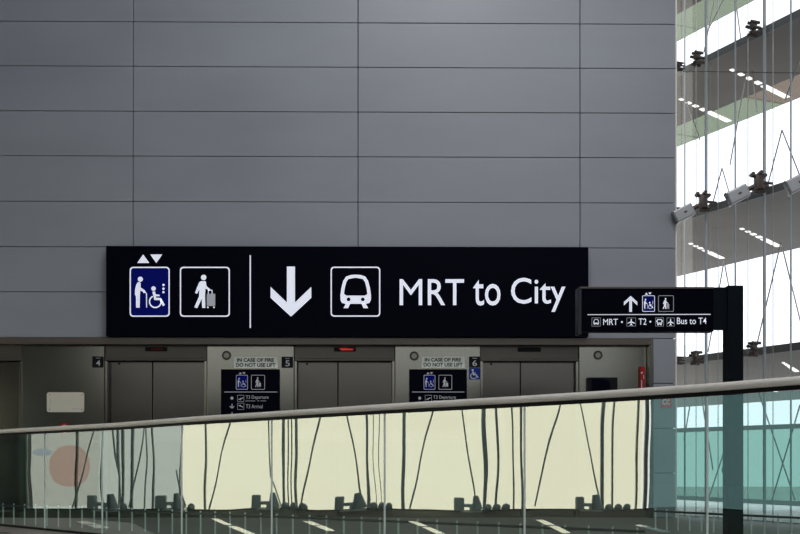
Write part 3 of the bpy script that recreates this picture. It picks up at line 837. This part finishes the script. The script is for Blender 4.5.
# corner return between the lift wall and the glazing
b = MB(); vbox(b, -40, 28, 0, 11, DV-.02, DV+.2); tag(b.build('wall_corner', MAT['darkwall']), kind='structure')
b = MB()
b.prism([vpt(20,0,DV-.05), vpt(1020,0,DV-.05), vpt(1020,0,13.4), vpt(190,0,13.4), vpt(130,0,14.6), vpt(20,0,14.9)], Vector((0,0,.004)))
b.prism([vpt(190,0,13.4), vpt(1020,0,13.4), vpt(1020,0,11.3), vpt(240,0,11.3)], Vector((0,0,.004)))
tag(b.build('floor_border', MAT['floor_dark']), kind='structure')  # dark colour here holds down the strong light in the mirrored floor
b = MB(); vbox(b, 20, 1020, 0, .02, DV-.2, DV-.05); tag(b.build('baseboard_left', MAT['joint']), kind='structure')
# poster board at the corner
t = empty('poster_board', vpt(64, 0, DV-.1), 'pale board with a large faded red disc, by the left end of the lifts', 'poster')
b = MB(); vbox(b, 29, 102, vz(506), 2.6, DV-.12, DV-.08); b.build('panel', MAT['film'], t)
def vdisc(cx, cy, r, mat, nm, d, ry=None):
    b = MB(); p = [vpt(cx+r*math.cos(k*math.pi/16), vz(cy+(ry or r)*math.sin(k*math.pi/16)), d) for k in range(32)]
    q = (vpt(0, 1, d-.005)-vpt(0, 1, d)); b.prism(p, q); b.build(nm, MAT[mat], t)
vdisc(72, 466, 21, 'film_red', 'red_disc', DV-.125)
vdisc(45, 452, 9, 'film_blue', 'blue_patch', DV-.125, 4)
# uplights on the floor at the foot of the left glazing
def vlamp(px, label, wide):
    base = vpt(px, 0, DV-.5)
    K = .78
    ax = (vpt(px+10, 0, DV-.5)-base).normalized()*K; dp = (vpt(px, 0, DV)-base).normalized()*K; up = Vector((0,0,1))*K
    t = empty('uplight', base, label, 'uplight', 'uplights at the foot of the left glazing')
    b = MB(); b.cyl(base+ax*-.18+up*.14, base+ax*.02+up*.14, .027, 10); b.obox(base+ax*.0+up*.07, ax*.04, dp*.04, up*.07, .01)
    b.obox(base+up*.015, ax*.22, dp*.12, up*.015, .004); b.build('bracket', MAT['lroddark'], t, smooth=True)
    b = MB(); b.obox(base+ax*-.24+up*.17, ax*.09, dp*.09, up*.13, .02); b.build('housing', MAT['lroddark'], t, smooth=True)
    b = MB(); b.cyl(base+ax*.12+up*.05, base+ax*.08+up*.34, .095, 14, .04); b.build('reflector', MAT['mullion'], t, smooth=True)
    b = MB()
    for k in range(3 if wide else 1):
        b.ball(base+ax*(.34+.17*k)+up*.09, .06, 10); b.cyl(base+ax*(.34+.17*k)+up*.09, base+ax*(.26+.17*k)+up*.05, .03, 8)
    b.build('lamp_head', MAT['lroddark'], t, smooth=True)
for px, wd, lb in ((114, 0, 'dark uplight by the poster board'), (180, 0, 'dark uplight at the start of the pale glazing'), (272, 1, 'dark uplight mirrored below the lift directory of lift 5'),
                   (355, 1, 'dark uplight mirrored below the middle lift'), (468, 1, 'dark uplight mirrored below the number 6 plate'), (587, 1, 'dark uplight mirrored below the projecting sign')):
    vlamp(px, lb+', on the floor', wd)
# glare streaks on the floor, put in as bright metal strips
n = 7
for (x0, y0), (x1, y1), w in (((82,522),(104,529),.08),((214,519),(254,536),.05),((306,521),(332,532),.05),((412,522),(440,534),.05),((540,521),(566,534),.05),((640,526),(668,534),.05)):
    def vf(px, py):
        d = EYE*F/(py-HY); p = U(px, HY, d); p.z = .005; return mirror(p)
    a_, c_ = vf(x0, y0), vf(x1, y1); dd = c_-a_; sd = Vector((-dd.y, dd.x, 0)).normalized()*w
    b = MB()
    for c0, c1 in ((0,.42),(.5,1)):
        p, q = a_+dd*c0, a_+dd*c1; up = Vector((0,0,.004))
        b.hexa([p-sd, q-sd, q+sd, p+sd, p-sd+up, q-sd+up, q+sd+up, p+sd+up])
    tag(b.build('trim_%d' % n, MAT['inlay']), kind='structure'); n += 1
